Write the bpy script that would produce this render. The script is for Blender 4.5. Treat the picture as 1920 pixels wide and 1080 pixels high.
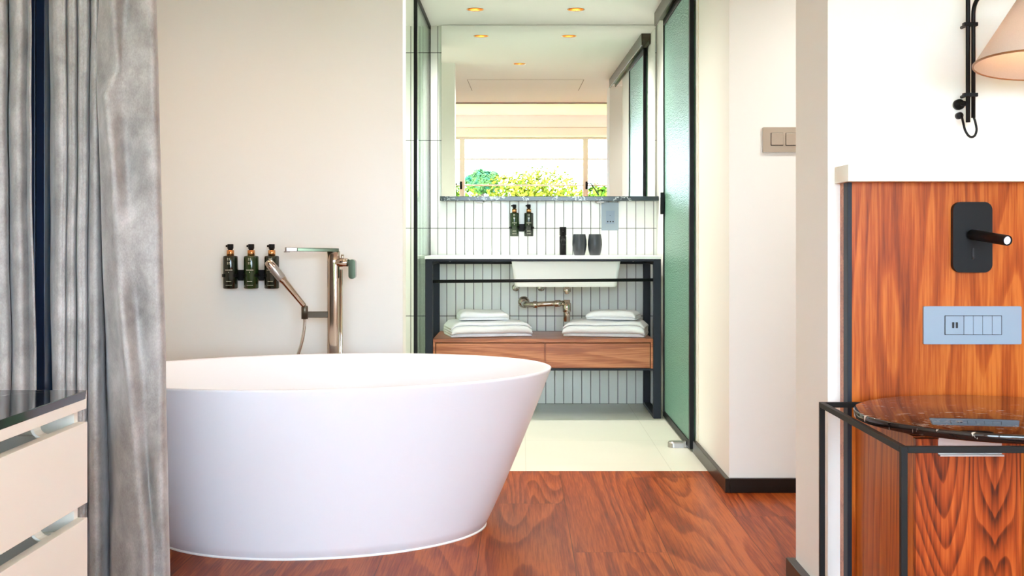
import bpy, bmesh, math, random
from mathutils import Vector, Matrix, noise
random.seed(7)
for o in list(bpy.data.objects): bpy.data.objects.remove(o)
S = bpy.context.scene
COL = S.collection
PI = math.pi

# ------------------------------------------------------------------ camera
F, HZ, VX, VY = 2250.0, 0.95, 977.0, 450.0          # focal length in px, eye height, vanishing point
cam = bpy.data.objects.new('camera', bpy.data.cameras.new('camera'))
COL.objects.link(cam)
cam.location = (0, 0, HZ); cam.rotation_euler = (PI/2, 0, 0)
cam.data.sensor_width = 36; cam.data.lens = 36*F/1920
cam.data.shift_x = (960-VX)/1920; cam.data.shift_y = (VY-540)/1920
cam.data.clip_start = 0.02
S.camera = cam
S.view_settings.view_transform = 'Standard'; S.view_settings.look = 'None'
S.view_settings.gamma = 1; S.view_settings.use_curve_mapping = False
S.view_settings.exposure = 1.27
S.cycles.use_denoising = True
S.cycles.max_bounces = 14; S.cycles.diffuse_bounces = 8; S.cycles.glossy_bounces = 6
S.cycles.transmission_bounces = 8; S.cycles.transparent_max_bounces = 16
S.cycles.sample_clamp_indirect = 12; S.cycles.caustics_reflective = False

# ------------------------------------------------------------------ sky, sun
W = bpy.data.worlds.new('sky'); S.world = W; W.use_nodes = True
wn = W.node_tree; bg = wn.nodes['Background']
tc = wn.nodes.new('ShaderNodeTexCoord'); sx = wn.nodes.new('ShaderNodeSeparateXYZ')
rp = wn.nodes.new('ShaderNodeValToRGB')
rp.color_ramp.elements[0].position = 0.0; rp.color_ramp.elements[0].color = (.42, .46, .42, 1)
rp.color_ramp.elements[1].position = 1.0; rp.color_ramp.elements[1].color = (.50, .70, 1.0, 1)
e = rp.color_ramp.elements.new(.5); e.color = (.70, .85, 1.0, 1)
mr = wn.nodes.new('ShaderNodeMapRange'); mr.inputs['From Min'].default_value = -1
wn.links.new(tc.outputs['Generated'], sx.inputs[0]); wn.links.new(sx.outputs['Z'], mr.inputs['Value'])
wn.links.new(mr.outputs[0], rp.inputs[0]); wn.links.new(rp.outputs[0], bg.inputs['Color'])
bg.inputs['Strength'].default_value = 11.8

def lamp(name, kind, loc, energy, color=(1, 1, 1), rot=(0, 0, 0), **kw):
    d = bpy.data.lights.new(name, kind); d.energy = energy; d.color = color
    for k, v in kw.items(): setattr(d, k, v)
    o = bpy.data.objects.new(name, d); COL.objects.link(o); o.location = loc; o.rotation_euler = rot
    return o
sun = lamp('sun', 'SUN', (0, -6, 8), 7.0, (1.0, .93, .82))
sun.rotation_euler = Vector((.12, 1.0, -.72)).to_track_quat('-Z', 'Y').to_euler()
sun.data.angle = .01

# ------------------------------------------------------------------ materials
def lin(r, g, b):
    return tuple(((c/255)/12.92 if c/255 <= .04045 else ((c/255+.055)/1.055)**2.4) for c in (r, g, b)) + (1,)

class N:
    """small node-graph writer"""
    def __init__(s, name):
        s.m = bpy.data.materials.new(name); s.m.use_nodes = True
        s.t = s.m.node_tree; s.b = s.t.nodes['Principled BSDF']; s.out = s.t.nodes['Material Output']
    def n(s, kind, **kw):
        x = s.t.nodes.new('ShaderNode'+kind)
        for k, v in kw.items(): setattr(x, k, v)
        return x
    def put(s, sock, v):
        if isinstance(v, bpy.types.NodeSocket): s.t.links.new(v, sock)
        elif v is not None: sock.default_value = v
    def set(s, **kw):
        for k, v in kw.items(): s.put(s.b.inputs[k.replace('_', ' ')], v)
        return s
    def math(s, op, a, b=0.0, c=None, clamp=False):
        x = s.n('Math', operation=op, use_clamp=clamp); s.put(x.inputs[0], a); s.put(x.inputs[1], b)
        if c is not None: s.put(x.inputs[2], c)
        return x.outputs[0]
    def coord(s, kind='Object'): return s.n('TexCoord').outputs[kind]
    def xyz(s, v):
        x = s.n('SeparateXYZ'); s.put(x.inputs[0], v); return x.outputs
    def vec(s, x, y, z):
        c = s.n('CombineXYZ'); s.put(c.inputs[0], x); s.put(c.inputs[1], y); s.put(c.inputs[2], z); return c.outputs[0]
    def noise(s, v, scale, detail=2.0, rough=.5, dist=0.0, out='Fac'):
        x = s.n('TexNoise'); s.put(x.inputs['Vector'], v); s.put(x.inputs['Scale'], scale)
        x.inputs['Detail'].default_value = detail; x.inputs['Roughness'].default_value = rough
        x.inputs['Distortion'].default_value = dist
        return x.outputs[out]
    def ramp(s, f, stops, interp='LINEAR'):
        x = s.n('ValToRGB'); s.put(x.inputs[0], f); r = x.color_ramp; r.interpolation = interp
        while len(r.elements) > 1: r.elements.remove(r.elements[-1])
        r.elements[0].position = stops[0][0]; r.elements[0].color = stops[0][1]
        for p, c in stops[1:]:
            e = r.elements.new(p); e.color = c
        return x.outputs[0]
    def mix(s, f, a, b, mode='MIX'):
        x = s.n('Mix', data_type='RGBA', blend_type=mode); s.put(x.inputs[0], f)
        s.put(x.inputs[6], a); s.put(x.inputs[7], b); return x.outputs[2]
    def bump(s, h, strength=.2, dist=.01):
        x = s.n('Bump'); x.inputs['Strength'].default_value = strength; x.inputs['Distance'].default_value = dist
        s.put(x.inputs['Height'], h); s.put(s.b.inputs['Normal'], x.outputs[0]); return x.outputs[0]

def plain(name, col, rough=.5, metal=0.0, bump=None, **kw):
    k = N(name); k.set(Base_Color=col, Roughness=rough, Metallic=metal, **kw)
    if bump: k.bump(k.noise(k.coord(), bump[0], 4), bump[1], bump[2])
    return k.m

def wood(name, along, light, mid, dark, scale=4.0, rings=9.0, mirror=None, rough=.35, planks=False, stretch=.11, seed=0.0, fig=.75, spec=.4, bandk=.8):
    k = N(name); X, Y, Z = k.xyz(k.coord())
    a = [X, Y, Z]; al = 'XYZ'.index(along); ac = [i for i in range(3) if i != al]
    u, v, w = a[ac[0]], a[ac[1]], a[al]
    joint = None
    if mirror is not None:
        u = k.math('ABSOLUTE', k.math('SUBTRACT', u, mirror))
    off = seed
    if planks:
        pw, pl = .287, 1.825
        q = k.math('DIVIDE', k.math('SUBTRACT', u, .157), pw); idx = k.math('FLOOR', q); fr = k.math('SUBTRACT', q, idx)
        y2 = k.math('DIVIDE', k.math('ADD', w, k.math('MULTIPLY', k.math('FRACT', k.math('MULTIPLY', idx, .37)), pl)), pl)
        iy = k.math('FLOOR', y2); fy = k.math('SUBTRACT', y2, iy)
        j1 = k.math('LESS_THAN', fr, .008); j2 = k.math('LESS_THAN', fy, .0010)
        joint = k.math('MAXIMUM', j1, j2)
        wn_ = k.n('TexWhiteNoise', noise_dimensions='2D'); k.put(wn_.inputs['Vector'], k.vec(idx, iy, 0))
        off = k.math('MULTIPLY', wn_.outputs['Value'], 37.0); tone = wn_.outputs['Value']
    p = k.vec(k.math('ADD', u, off), k.math('ADD', v, off), k.math('MULTIPLY', w, stretch))
    base = k.noise(p, scale, 1.2, .4, .25)
    fine = k.noise(k.vec(k.math('ADD', u, off), v, k.math('MULTIPLY', w, .035)), 170.0, 3.0, .6)
    mid_ = k.noise(k.vec(k.math('ADD', u, off), v, k.math('MULTIPLY', w, .04)), 34.0, 3.0, .6)
    r = k.math('ADD', k.math('MULTIPLY', base, rings), k.math('MULTIPLY', mid_, .30))
    fr2 = k.math('FRACT', r)
    tri = k.math('SUBTRACT', 1.0, k.math('ABSOLUTE', k.math('SUBTRACT', k.math('MULTIPLY', fr2, 2.0), 1.0)))
    saw = k.math('POWER', k.math('MAXIMUM', k.math('MULTIPLY', fr2, 1.0), k.math('MULTIPLY', tri, .0)), 2.0)
    saw = k.math('MULTIPLY', saw, k.math('SUBTRACT', 1.0, k.math('POWER', fr2, 14.0)))    # growth rings: slow rise, quick soft fall
    band = k.noise(p, scale*.55, 1.0, .5, .2)
    f = k.math('ADD', k.math('MULTIPLY', saw, fig*.55), k.math('ADD', k.math('MULTIPLY', k.math('SUBTRACT', fine, .5), 1.1), .25))
    f = k.math('ADD', f, k.math('MULTIPLY', k.math('SUBTRACT', band, .5), bandk))
    f = k.math('ADD', f, k.math('MULTIPLY', k.math('SUBTRACT', mid_, .5), .5))
    c = k.ramp(f, [(.12, light), (.45, mid), (.9, dark)])
    if planks:
        c = k.mix(k.math('MULTIPLY', tone, .35), c, k.mix(.5, c, mid, 'MULTIPLY'))
        c = k.mix(k.math('MULTIPLY', joint, .75), c, lin(60, 25, 10))
    k.set(Base_Color=c, Roughness=rough, Specular_IOR_Level=spec)
    k.bump(fine, .08, .002)
    return k.m

def marble(name, base, vein, scale=3.0, width=.03, rough=.08, speck=False):
    k = N(name); p = k.coord()
    warp = k.noise(p, scale*.8, 4, .6, 0, 'Color')
    mx = k.n('Mix', data_type='VECTOR'); mx.inputs[0].default_value = .25
    k.put(mx.inputs[4], p); k.put(mx.inputs[5], warp)
    nz = k.noise(mx.outputs[1], scale, 6, .6, .4)
    d = k.math('ABSOLUTE', k.math('SUBTRACT', nz, .5))
    v = k.math('SUBTRACT', 1.0, k.math('DIVIDE', d, width), clamp=True)
    msk = k.math('GREATER_THAN', k.noise(p, scale*1.7, 2), .47)
    v = k.math('MULTIPLY', v, msk)
    if speck:
        X, Y, Z = k.xyz(p)
        s = k.noise(k.vec(X, k.math('MULTIPLY', Y, 3.0), Z), 34, 3, .55)
        s = k.math('MULTIPLY', k.math('SUBTRACT', s, .645, clamp=True), 14.0, clamp=True)
        v = k.math('MAXIMUM', k.math('MULTIPLY', v, .35), s)
    k.set(Base_Color=k.mix(v, base, vein), Roughness=rough)
    return k.m

def tile_wall(name):
    k = N(name); X, Y, Z = k.xyz(k.coord())
    tw, th = .0522, .509
    u = k.math('DIVIDE', k.math('ADD', X, 5.0+.007), tw); v = k.math('DIVIDE', k.math('ADD', Z, 5.09), th)
    u = k.math('ADD', u, k.math('MULTIPLY', Y, 1/tw))
    iu, iv = k.math('FLOOR', u), k.math('FLOOR', v)
    fu, fv = k.math('SUBTRACT', u, iu), k.math('SUBTRACT', v, iv)
    eu = k.math('MULTIPLY', k.math('MINIMUM', fu, k.math('SUBTRACT', 1.0, fu)), tw)
    ev = k.math('MULTIPLY', k.math('MINIMUM', fv, k.math('SUBTRACT', 1.0, fv)), th)
    ed = k.math('MINIMUM', eu, ev)
    g = k.math('LESS_THAN', ed, .0017)
    wn_ = k.n('TexWhiteNoise', noise_dimensions='2D'); k.put(wn_.inputs['Vector'], k.vec(iu, iv, 0))
    c = k.mix(wn_.outputs['Value'], lin(250, 251, 247), lin(241, 244, 238))
    c = k.mix(g, c, lin(62, 66, 64))
    hgt = k.math('ADD', k.math('MULTIPLY', k.math('MINIMUM', ed, .004), 180.0), k.math('MULTIPLY', k.noise(k.coord(), 26, 3), .55))
    hgt = k.math('ADD', hgt, k.math('MULTIPLY', wn_.outputs['Value'], .15))
    k.set(Base_Color=c, Roughness=k.math('ADD', k.math('MULTIPLY', g, .6), .14))
    k.bump(hgt, .35, .004)
    return k.m

def floor_tile(name):
    k = N(name); X, Y, Z = k.xyz(k.coord())
    def edge(a, o, s):
        q = k.math('FRACT', k.math('DIVIDE', k.math('ADD', a, o), s))
        return k.math('MULTIPLY', k.math('MINIMUM', q, k.math('SUBTRACT', 1.0, q)), s)
    d = k.math('MINIMUM', edge(X, 5.98, .6), edge(Y, 6.0-.29, .6))
    g = k.math('LESS_THAN', d, .0012)
    c = k.mix(k.noise(k.coord(), 3, 3), lin(222, 223, 208), lin(228, 228, 214))
    k.set(Base_Color=k.mix(k.math('MULTIPLY', g, .5), c, lin(170, 170, 150)), Roughness=.32)
    return k.m

def velvet(name):
    k = N(name); p = k.coord()
    X, Y, Z = k.xyz(p)
    big = k.noise(k.vec(X, k.math('MULTIPLY', Y, .4), k.math('MULTIPLY', Z, .7)), 14, 4, .65, .2)
    fine = k.noise(k.vec(X, Y, k.math('MULTIPLY', Z, .6)), 300, 2, .6)
    f = k.math('ADD', k.math('MULTIPLY', big, .75), k.math('MULTIPLY', fine, .25))
    c = k.ramp(f, [(.3, lin(134, 129, 126)), (.5, lin(166, 161, 157)), (.75, lin(202, 197, 193))])
    k.set(Base_Color=c, Roughness=.85, Sheen_Weight=.35, Sheen_Roughness=.3, Specular_IOR_Level=.15)
    k.bump(fine, .25, .003)
    return k.m

def clear_glass(name, tint, gl=.9):
    k = N(name); t = k.t
    tr = k.n('BsdfTransparent'); tr.inputs[0].default_value = tint
    gs = k.n('BsdfGlossy'); gs.inputs['Roughness'].default_value = .0; gs.inputs[0].default_value = (gl, gl, gl, 1)
    fr = k.n('Fresnel'); fr.inputs[0].default_value = 1.22
    mx = k.n('MixShader'); k.put(mx.inputs[0], k.math('MULTIPLY', fr.outputs[0], .55)); t.links.new(tr.outputs[0], mx.inputs[1]); t.links.new(gs.outputs[0], mx.inputs[2])
    t.links.new(mx.outputs[0], k.out.inputs[0]); return k.m

def frosted(name):
    k = N(name); t = k.t; X, Y, Z = k.xyz(k.coord())
    h = k.noise(k.vec(X, Y, k.math('MULTIPLY', Z, 2.6)), 60, 2, .5, .3)
    bp = k.bump(h, .9, .010)
    k.set(Base_Color=lin(158, 204, 186), Roughness=.22, Transmission_Weight=.0, Specular_IOR_Level=.5)
    tl = k.n('BsdfTranslucent'); tl.inputs[0].default_value = lin(176, 216, 198); k.put(tl.inputs['Normal'], bp)
    mx = k.n('MixShader'); mx.inputs[0].default_value = .4
    t.links.new(k.b.outputs[0], mx.inputs[1]); t.links.new(tl.outputs[0], mx.inputs[2]); t.links.new(mx.outputs[0], k.out.inputs[0])
    return k.m

def shade_fabric(name):
    k = N(name); t = k.t; X, Y, Z = k.xyz(k.coord())
    f = k.noise(k.vec(X, Y, k.math('MULTIPLY', Z, 3.0)), 300, 2)
    c = k.mix(f, lin(234, 219, 206), lin(218, 202, 189))
    k.set(Base_Color=c, Roughness=.9)
    tl = k.n('BsdfTranslucent'); k.put(tl.inputs[0], c)
    mx = k.n('MixShader'); mx.inputs[0].default_value = .35
    t.links.new(k.b.outputs[0], mx.inputs[1]); t.links.new(tl.outputs[0], mx.inputs[2]); t.links.new(mx.outputs[0], k.out.inputs[0])
    return k.m

def leafy(name, a, b):
    k = N(name); c = k.ramp(k.noise(k.coord(), 5, 3), [(.35, a), (.65, b)])
    k.set(Base_Color=c, Roughness=.9, Specular_IOR_Level=.0); return k.m

def emit(name, col, st):
    k = N(name); k.set(Base_Color=col, Emission_Color=col, Emission_Strength=st); return k.m

M = dict(
    wall=plain('wall_paint', lin(237, 237, 231), .75, bump=(60, .03, .002)),
    ceil=plain('ceiling_paint', lin(251, 249, 246), .8),
    floor=wood('walnut_floor', 'Y', lin(180, 94, 38), lin(142, 60, 22), lin(70, 26, 9), scale=3.2, rings=20, planks=True, rough=.36, stretch=.10, fig=.85, spec=.14, bandk=.7),
    head=wood('walnut_headboard', 'Z', lin(194, 106, 38), lin(162, 72, 18), lin(92, 34, 8), scale=4.6, rings=15, rough=.34, stretch=.095, seed=1.7, fig=.8, spec=.18),
    cab=wood('walnut_cabinet', 'Z', lin(206, 122, 66), lin(170, 86, 40), lin(96, 42, 18), scale=7.0, rings=9, mirror=1.0, rough=.32, stretch=.24, seed=6.3, fig=1.0),
    van=wood('walnut_vanity', 'X', lin(196, 126, 84), lin(160, 90, 52), lin(110, 56, 30), scale=6.0, rings=6, rough=.35, seed=3.0),
    tile=tile_wall('glazed_stick_tile'), ftile=floor_tile('cream_floor_tile'),
    skirt=plain('black_brown_skirting', lin(26, 19, 15), .3, Specular_IOR_Level=.3),
    black=plain('black_metal', lin(26, 28, 32), .38, .3, Specular_IOR_Level=.5),
    navy=plain('navy_black_metal', lin(24, 29, 40), .5, .0, Specular_IOR_Level=.3),
    matblack=plain('matt_black', lin(11, 11, 13), .45, 0, Specular_IOR_Level=.2),
    black_blue_sheen=plain('black_metal_painted_sheen', lin(14, 44, 80), .3, .0),  # black post; its blue reflection is put into the base colour
    bronze=plain('dark_bronze_metal', lin(92, 84, 72), .35, .6),
    nickel_dimmed=plain('nickel_painted_reflection', lin(66, 72, 58), .12, 1.0),  # nickel darkened to stand in for dark reflections on spout and lever
    chrome=plain('chrome', lin(214, 208, 202), .07, 1.0),
    nickel=plain('polished_nickel', lin(196, 182, 170), .09, 1.0),
    steel=plain('brushed_steel', lin(172, 168, 164), .35, .85),
    brass=plain('brass', lin(196, 136, 58), .25, 1.0),
    gold=plain('copper_gold', lin(222, 160, 104), .22, 1.0),
    tub=plain('matt_white_stone', lin(234, 235, 241), .38, Specular_IOR_Level=.4),
    silicone=plain('white_silicone', lin(246, 246, 244), .4),
    cer=plain('white_ceramic', lin(246, 246, 246), .12),
    quartz=plain('white_quartz', lin(246, 247, 246), .22),
    cream=plain('cream_lacquer', lin(234, 230, 218), .4),
    capw=plain('ivory_lacquer', lin(232, 226, 208), .4),
    mblack=marble('black_marble', lin(20, 23, 27), lin(225, 218, 208), 2.6, .016, .06),
    mtable=marble('speckled_black_marble', lin(30, 22, 20), lin(206, 190, 176), 3.0, .006, .05, speck=True),
    mgreen=marble('dark_green_marble', lin(30, 42, 44), lin(150, 160, 160), 9.0, .03, .15),
    velvet=velvet('grey_velvet'),
    mirror=plain('mirror_silver', (.93, .95, .93, 1), .0, 1.0),
    glass=clear_glass('pale_green_glass', (.86, .95, .91, 1)),
    wglass=clear_glass('window_glass', (.97, .98, .98, 1)),
    frost=frosted('hammered_green_glass'),
    bgreen=plain('dark_green_bottle', lin(30, 52, 22), .12, Specular_IOR_Level=.6),
    bdark=plain('near_black_green_bottle', lin(22, 32, 22), .12, Specular_IOR_Level=.6),
    ink=plain('pale_label_print', lin(196, 196, 176), .5),
    cup=plain('charcoal_cup', lin(40, 44, 50), .35),
    grey=plain('silver_grey_plate', lin(140, 156, 172), .4, .0, Specular_IOR_Level=.3),
    taupe=plain('taupe_grey_plate', lin(172, 158, 142), .4, .2),
    socketg=plain('grey_socket_plate', lin(150, 162, 170), .4, .2),
    dark=plain('dark_hole', lin(20, 20, 22), .6),
    towel=plain('white_terry', lin(251, 251, 253), .95, bump=(420, .5, .003), Sheen_Weight=.3),
    winframe=plain('white_window_frame', lin(224, 220, 208), .6, Specular_IOR_Level=.2),
    blind=plain('white_blind', lin(246, 244, 236), .7),
    shade=shade_fabric('pink_linen_shade'),
    trimc=plain('copper_trim', lin(150, 100, 58), .4, .3),
    lens=plain('clear_lamp_lens', lin(235, 238, 245), .1, Emission_Color=lin(235, 240, 255), Emission_Strength=.3),
    bulb=emit('warm_bulb', (1, .8, .6, 1), 2.0),
    leafa=leafy('spring_leaves', lin(40, 72, 18), lin(104, 116, 30)),
    leafb=leafy('yellow_green_leaves', lin(60, 84, 22), lin(134, 122, 34)),
    leafc=leafy('blue_green_leaves', lin(34, 76, 56), lin(84, 112, 56)),
    bark=plain('bark', lin(90, 74, 60), .9),
    lawn=leafy('lawn', lin(90, 120, 60), lin(120, 150, 80)),
    white=plain('white_plastic', lin(240, 238, 232), .4),
    groove=plain('grey_groove', lin(150, 140, 130), .7),
)

# ------------------------------------------------------------------ mesh builder
class MB:
    def __init__(s): s.v = []; s.f = []; s.sm = []
    def add(s, vs, fs, smooth=False):
        o = len(s.v); s.v += [Vector(p) for p in vs]
        for f in fs: s.f.append([i+o for i in f]); s.sm.append(smooth)
        return s
    def box(s, x0, x1, y0, y1, z0, z1, bev=0.0, seg=2, mtx=None):
        bm = bmesh.new(); bmesh.ops.create_cube(bm, size=1)
        for v in bm.verts: v.co = Vector((x0+(v.co.x+.5)*(x1-x0), y0+(v.co.y+.5)*(y1-y0), z0+(v.co.z+.5)*(z1-z0)))
        if bev > 0: bmesh.ops.bevel(bm, geom=bm.edges[:], offset=bev, segments=seg, affect='EDGES', profile=.5)
        if mtx: bm.transform(mtx)
        return s.bm(bm)
    def bm(s, bm, smooth=False):
        bm.verts.index_update(); s.add([v.co.copy() for v in bm.verts], [[v.index for v in f.verts] for f in bm.faces], smooth); bm.free(); return s
    def lathe(s, prof, c, n=32, axis=(0, 0, 1), smooth=True, cap=True):
        q = Vector((0, 0, 1)).rotation_difference(Vector(axis).normalized()).to_matrix(); c = Vector(c)
        vs = []; fs = []
        for r, z in prof:
            for i in range(n):
                a = 2*PI*i/n; vs.append(c+q@Vector((r*math.cos(a), r*math.sin(a), z)))
        for j in range(len(prof)-1):
            for i in range(n):
                k = (i+1) % n; fs.append([j*n+i, j*n+k, (j+1)*n+k, (j+1)*n+i])
        if cap:
            if prof[0][0] > 1e-5: fs.append([i for i in range(n)][::-1])
            if prof[-1][0] > 1e-5: fs.append([(len(prof)-1)*n+i for i in range(n)])
        return s.add(vs, fs, smooth)
    def cyl(s, a, b, r, r2=None, n=20, smooth=True):
        a, b = Vector(a), Vector(b); L = (b-a).length; r2 = r if r2 is None else r2
        e = min(.12*min(r, r2), L*.2)
        return s.lathe([(r-e, 0), (r, e), (r2, L-e), (r2-e, L)], a, n, b-a, smooth)
    def tube(s, pts, r, n=12, closed_ends=True):
        pts = [Vector(p) for p in pts]; vs = []; fs = []; up = None
        for i, p in enumerate(pts):
            t = (pts[min(i+1, len(pts)-1)]-pts[max(i-1, 0)]).normalized()
            if up is None: up = t.orthogonal().normalized()
            up = (up-t*up.dot(t)).normalized(); w = t.cross(up)
            rr = r[i] if isinstance(r, (list, tuple)) else r
            for k in range(n):
                a = 2*PI*k/n; vs.append(p+rr*(up*math.cos(a)+w*math.sin(a)))
        for i in range(len(pts)-1):
            for k in range(n):
                m = (k+1) % n; fs.append([i*n+k, i*n+m, (i+1)*n+m, (i+1)*n+k])
        if closed_ends: fs += [list(range(n))[::-1], [(len(pts)-1)*n+k for k in range(n)]]
        return s.add(vs, fs, True)
    def rplate(s, x0, x1, z0, z1, y0, y1, r, n=6):
        """plate in the XZ plane with rounded corners, between y0 (front) and y1"""
        out = []
        for cx, cz, a0 in ((x1-r, z1-r, 0), (x0+r, z1-r, PI/2), (x0+r, z0+r, PI), (x1-r, z0+r, 1.5*PI)):
            for i in range(n+1):
                a = a0+PI/2*i/n; out.append((cx+r*math.cos(a), cz+r*math.sin(a)))
        m = len(out); vs = [(x, y0, z) for x, z in out]+[(x, y1, z) for x, z in out]
        fs = [list(range(m)), [m+i for i in range(m)][::-1]]+[[i, m+i, m+(i+1) % m, (i+1) % m] for i in range(m)]
        return s.add(vs, fs)
    def build(s, name, mat, parent=None, world0=False):
        me = bpy.data.meshes.new(name); o = bpy.data.objects.new(name, me); COL.objects.link(o)
        if parent is not None:
            r = parent
            while r.parent: r = r.parent
            org = Vector(r.location)
            o.parent = parent
        elif world0: org = Vector((0, 0, 0))
        else:
            lo = [min(v[i] for v in s.v) for i in range(3)]; hi = [max(v[i] for v in s.v) for i in range(3)]
            org = Vector(((lo[0]+hi[0])/2, (lo[1]+hi[1])/2, lo[2])); o.location = org
        if parent is not None and parent.parent is None and parent.type == 'MESH': pass
        me.from_pydata([tuple(v-org) for v in s.v], [], s.f); me.materials.append(mat)
        me.polygons.foreach_set('use_smooth', s.sm)
        bm = bmesh.new(); bm.from_mesh(me); bmesh.ops.recalc_face_normals(bm, faces=bm.faces[:]); bm.to_mesh(me); bm.free()
        me.update(); return o

def at(px, py, Y): return Vector(((px-VX)*Y/F, Y, HZ-(py-VY)*Y/F))
def X_(px, Y): return (px-VX)*Y/F
def Z_(py, Y): return HZ-(py-VY)*Y/F
def tag(o, label, cat, group=None, kind=None):
    o['label'] = label; o['category'] = cat
    if group: o['group'] = group
    if kind: o['kind'] = kind
    return o
def thing(name, loc, label, cat, group=None):
    o = bpy.data.objects.new(name, None); COL.objects.link(o); o.location = loc; o.empty_display_size = .05
    return tag(o, label, cat, group)
def copy_tree(o, parent=None):
    c = o.copy(); COL.objects.link(c)
    if parent is not None: c.parent = parent
    for ch in o.children: copy_tree(ch, c)
    return c
def struct(name, mb, mat, label=None):
    o = mb.build(name, mat, world0=True); o['kind'] = 'structure'
    if label: o['label'] = label
    return o

# ------------------------------------------------------------------ room shell
YB = 6.96; CE = 2.19; RC = 2.31; YS = 1.66; YW = -1.80
XL = -1.78; XR = 3.2; WX = .785; NX = .772
struct('floor', MB().box(XL, XR, YW, 4.936, -.1, 0), M['floor'], 'wide plank walnut floor of the bedroom')
struct('floor_bathroom', MB().box(XL, WX, 4.936, YB, -.1, 0), M['ftile'], 'pale cream large tile floor of the bathroom')
struct('wall_back', MB().box(XL, WX, YB, YB+.1, 0, CE), M['tile'], 'bathroom wall of tall narrow glazed white tiles')
struct('wall_left', MB().box(XL-.1, XL, YW, YB, 0, RC), M['wall'])
struct('wall_tub', MB().box(XL, -.485, 4.92, 5.05, 0, CE), M['wall'], 'plain white wall behind the bathtub')
struct('wall_bathroom_right', MB().box(WX, XR, 4.524, YB, 0, CE), M['wall'])
struct('wall_headboard', MB().box(NX, XR, 3.02, 3.371, 0, CE), M['wall'], 'white wall ending in a free edge behind the headboard')
struct('wall_right', MB().box(XR, XR+.1, YW, 4.6, 0, RC), M['wall'])
# window wall with opening
WX0, WX1, WZ0, WZ1 = -1.62, 2.2, .45, 2.04
wb = MB(); wb.box(XL-.1, XR+.1, YW-.22, YW, 0, WZ0); wb.box(XL-.1, WX0, YW-.22, YW, WZ0, WZ1)
wb.box(WX1, XR+.1, YW-.22, YW, WZ0, WZ1); wb.box(XL-.1, XR+.1, YW-.22, YW, WZ1, RC)
struct('wall_window', wb, M['wall'])
struct('ceiling_raised', MB().box(XL-.1, XR+.1, YW-.22, YS, RC, RC+.12), M['ceil'])
struct('ceiling_bulkhead', MB().box(XL, XR, YW, YW+.12, 2.16, RC), M['ceil'])

# window: frame, panes
def window():
    w = MB(); y0, y1 = YW-.14, YW-.08
    for x in (WX0, WX1-.05): w.box(x, x+.05, y0, y1, WZ0, WZ1, .004)
    for z in (WZ0, WZ1-.03): w.box(WX0, WX1, y0, y1, z, z+.03, .004)
    for x in (-.80, .815): w.box(x-.006, x+.062, y0-.01, y1+.01, WZ0, WZ1, .004)
    for z in (1.745, 1.40, .9): w.box(WX0, WX1, y0+.02, y1-.02, z, z+.022, .003)
    o = struct('window_1', w, M['winframe'], 'wide white framed bedroom window seen in the mirror')
    g = MB().box(WX0+.02, WX1-.02, YW-.115, YW-.109, WZ0+.02, WZ1-.02); p = g.build('window_pane', M['wglass'], o)
    for x, sx_ in ((-.80, -1), (.843, 1)):
        h = MB(); h.box(x+.0, x+.028, YW-.07, YW-.05, 1.36, 1.46, .004)
        h.tube([(x+.014, YW-.045, 1.43), (x+.014+sx_*.06, YW-.03, 1.43), (x+.014+sx_*.16, YW-.03, 1.28)], .008, 8)
        h.build('window_stay', M['matblack'], o)
window()
tag(MB().box(WX0-.05, WX1+.05, YW+.005, YW+.10, 2.045, 2.158, .008).build('roller_blind', M['blind']), 'white rolled up blind cassette above the bedroom window', 'blind')

# ceiling with holes for the recessed downlights
DL = [(-.2465, 6.45), (.295, 6.45), (-.012, 5.0), (-1.25, 4.05), (-.62, 4.05), (1.45, 3.95), (-1.02, 6.2)]
def holed(name, bx, holes, mat, z):
    o = struct(name, MB().box(*bx), mat)
    cm = MB()
    for x, y in holes: cm.lathe([(.0425, -.05), (.0425, .10)], (x, y, z), 40, smooth=False)
    c = cm.build('cutter', mat, world0=True)
    md = o.modifiers.new('b', 'BOOLEAN'); md.object = c; md.operation = 'DIFFERENCE'; md.solver = 'EXACT'
    dg = bpy.context.evaluated_depsgraph_get(); me = bpy.data.meshes.new_from_object(o.evaluated_get(dg))
    o.modifiers.clear(); o.data = me; bpy.data.objects.remove(c)
    return o
holed('ceiling', (XL, XR, YS, YB, CE, CE+.14), DL, M['ceil'], CE)

def downlight(x, y, z, label, power, colr=(1, .64, .36)):
    t = thing('downlight', (x, y, z), label, 'downlight', 'brass recessed downlights')
    MB().lathe([(.0415, .0), (.0465, -.0015), (.0465, .0), (.0415, .002)], (x, y, z-.001), 40, cap=False).build('rim', M['brass'], t)
    MB().lathe([(.0415, 0), (.040, .02), (.034, .05), (.030, .062), (.0, .062)], (x, y, z), 40, cap=False).build('reflector', M['brass'], t)
    MB().lathe([(.0, .050), (.016, .050), (.022, .056), (.022, .061), (0, .061)], (x, y, z), 24, cap=False).build('lens', M['lens'], t)
    lamp('downlight_beam', 'SPOT', (x, y, z+.002), power, colr, (0, 0, 0), spot_size=2.75, spot_blend=1.0, shadow_soft_size=.03)
    return t
downlight(*DL[0], CE, 'round brass ceiling downlight above the left half of the mirror', 30, (1, .95, .87))
downlight(*DL[1], CE, 'round brass ceiling downlight above the right half of the mirror', 30, (1, .95, .87))
downlight(*DL[2], CE, 'single brass downlight near the bathroom entrance, seen in the mirror', 24, (1, .95, .87))

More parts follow.
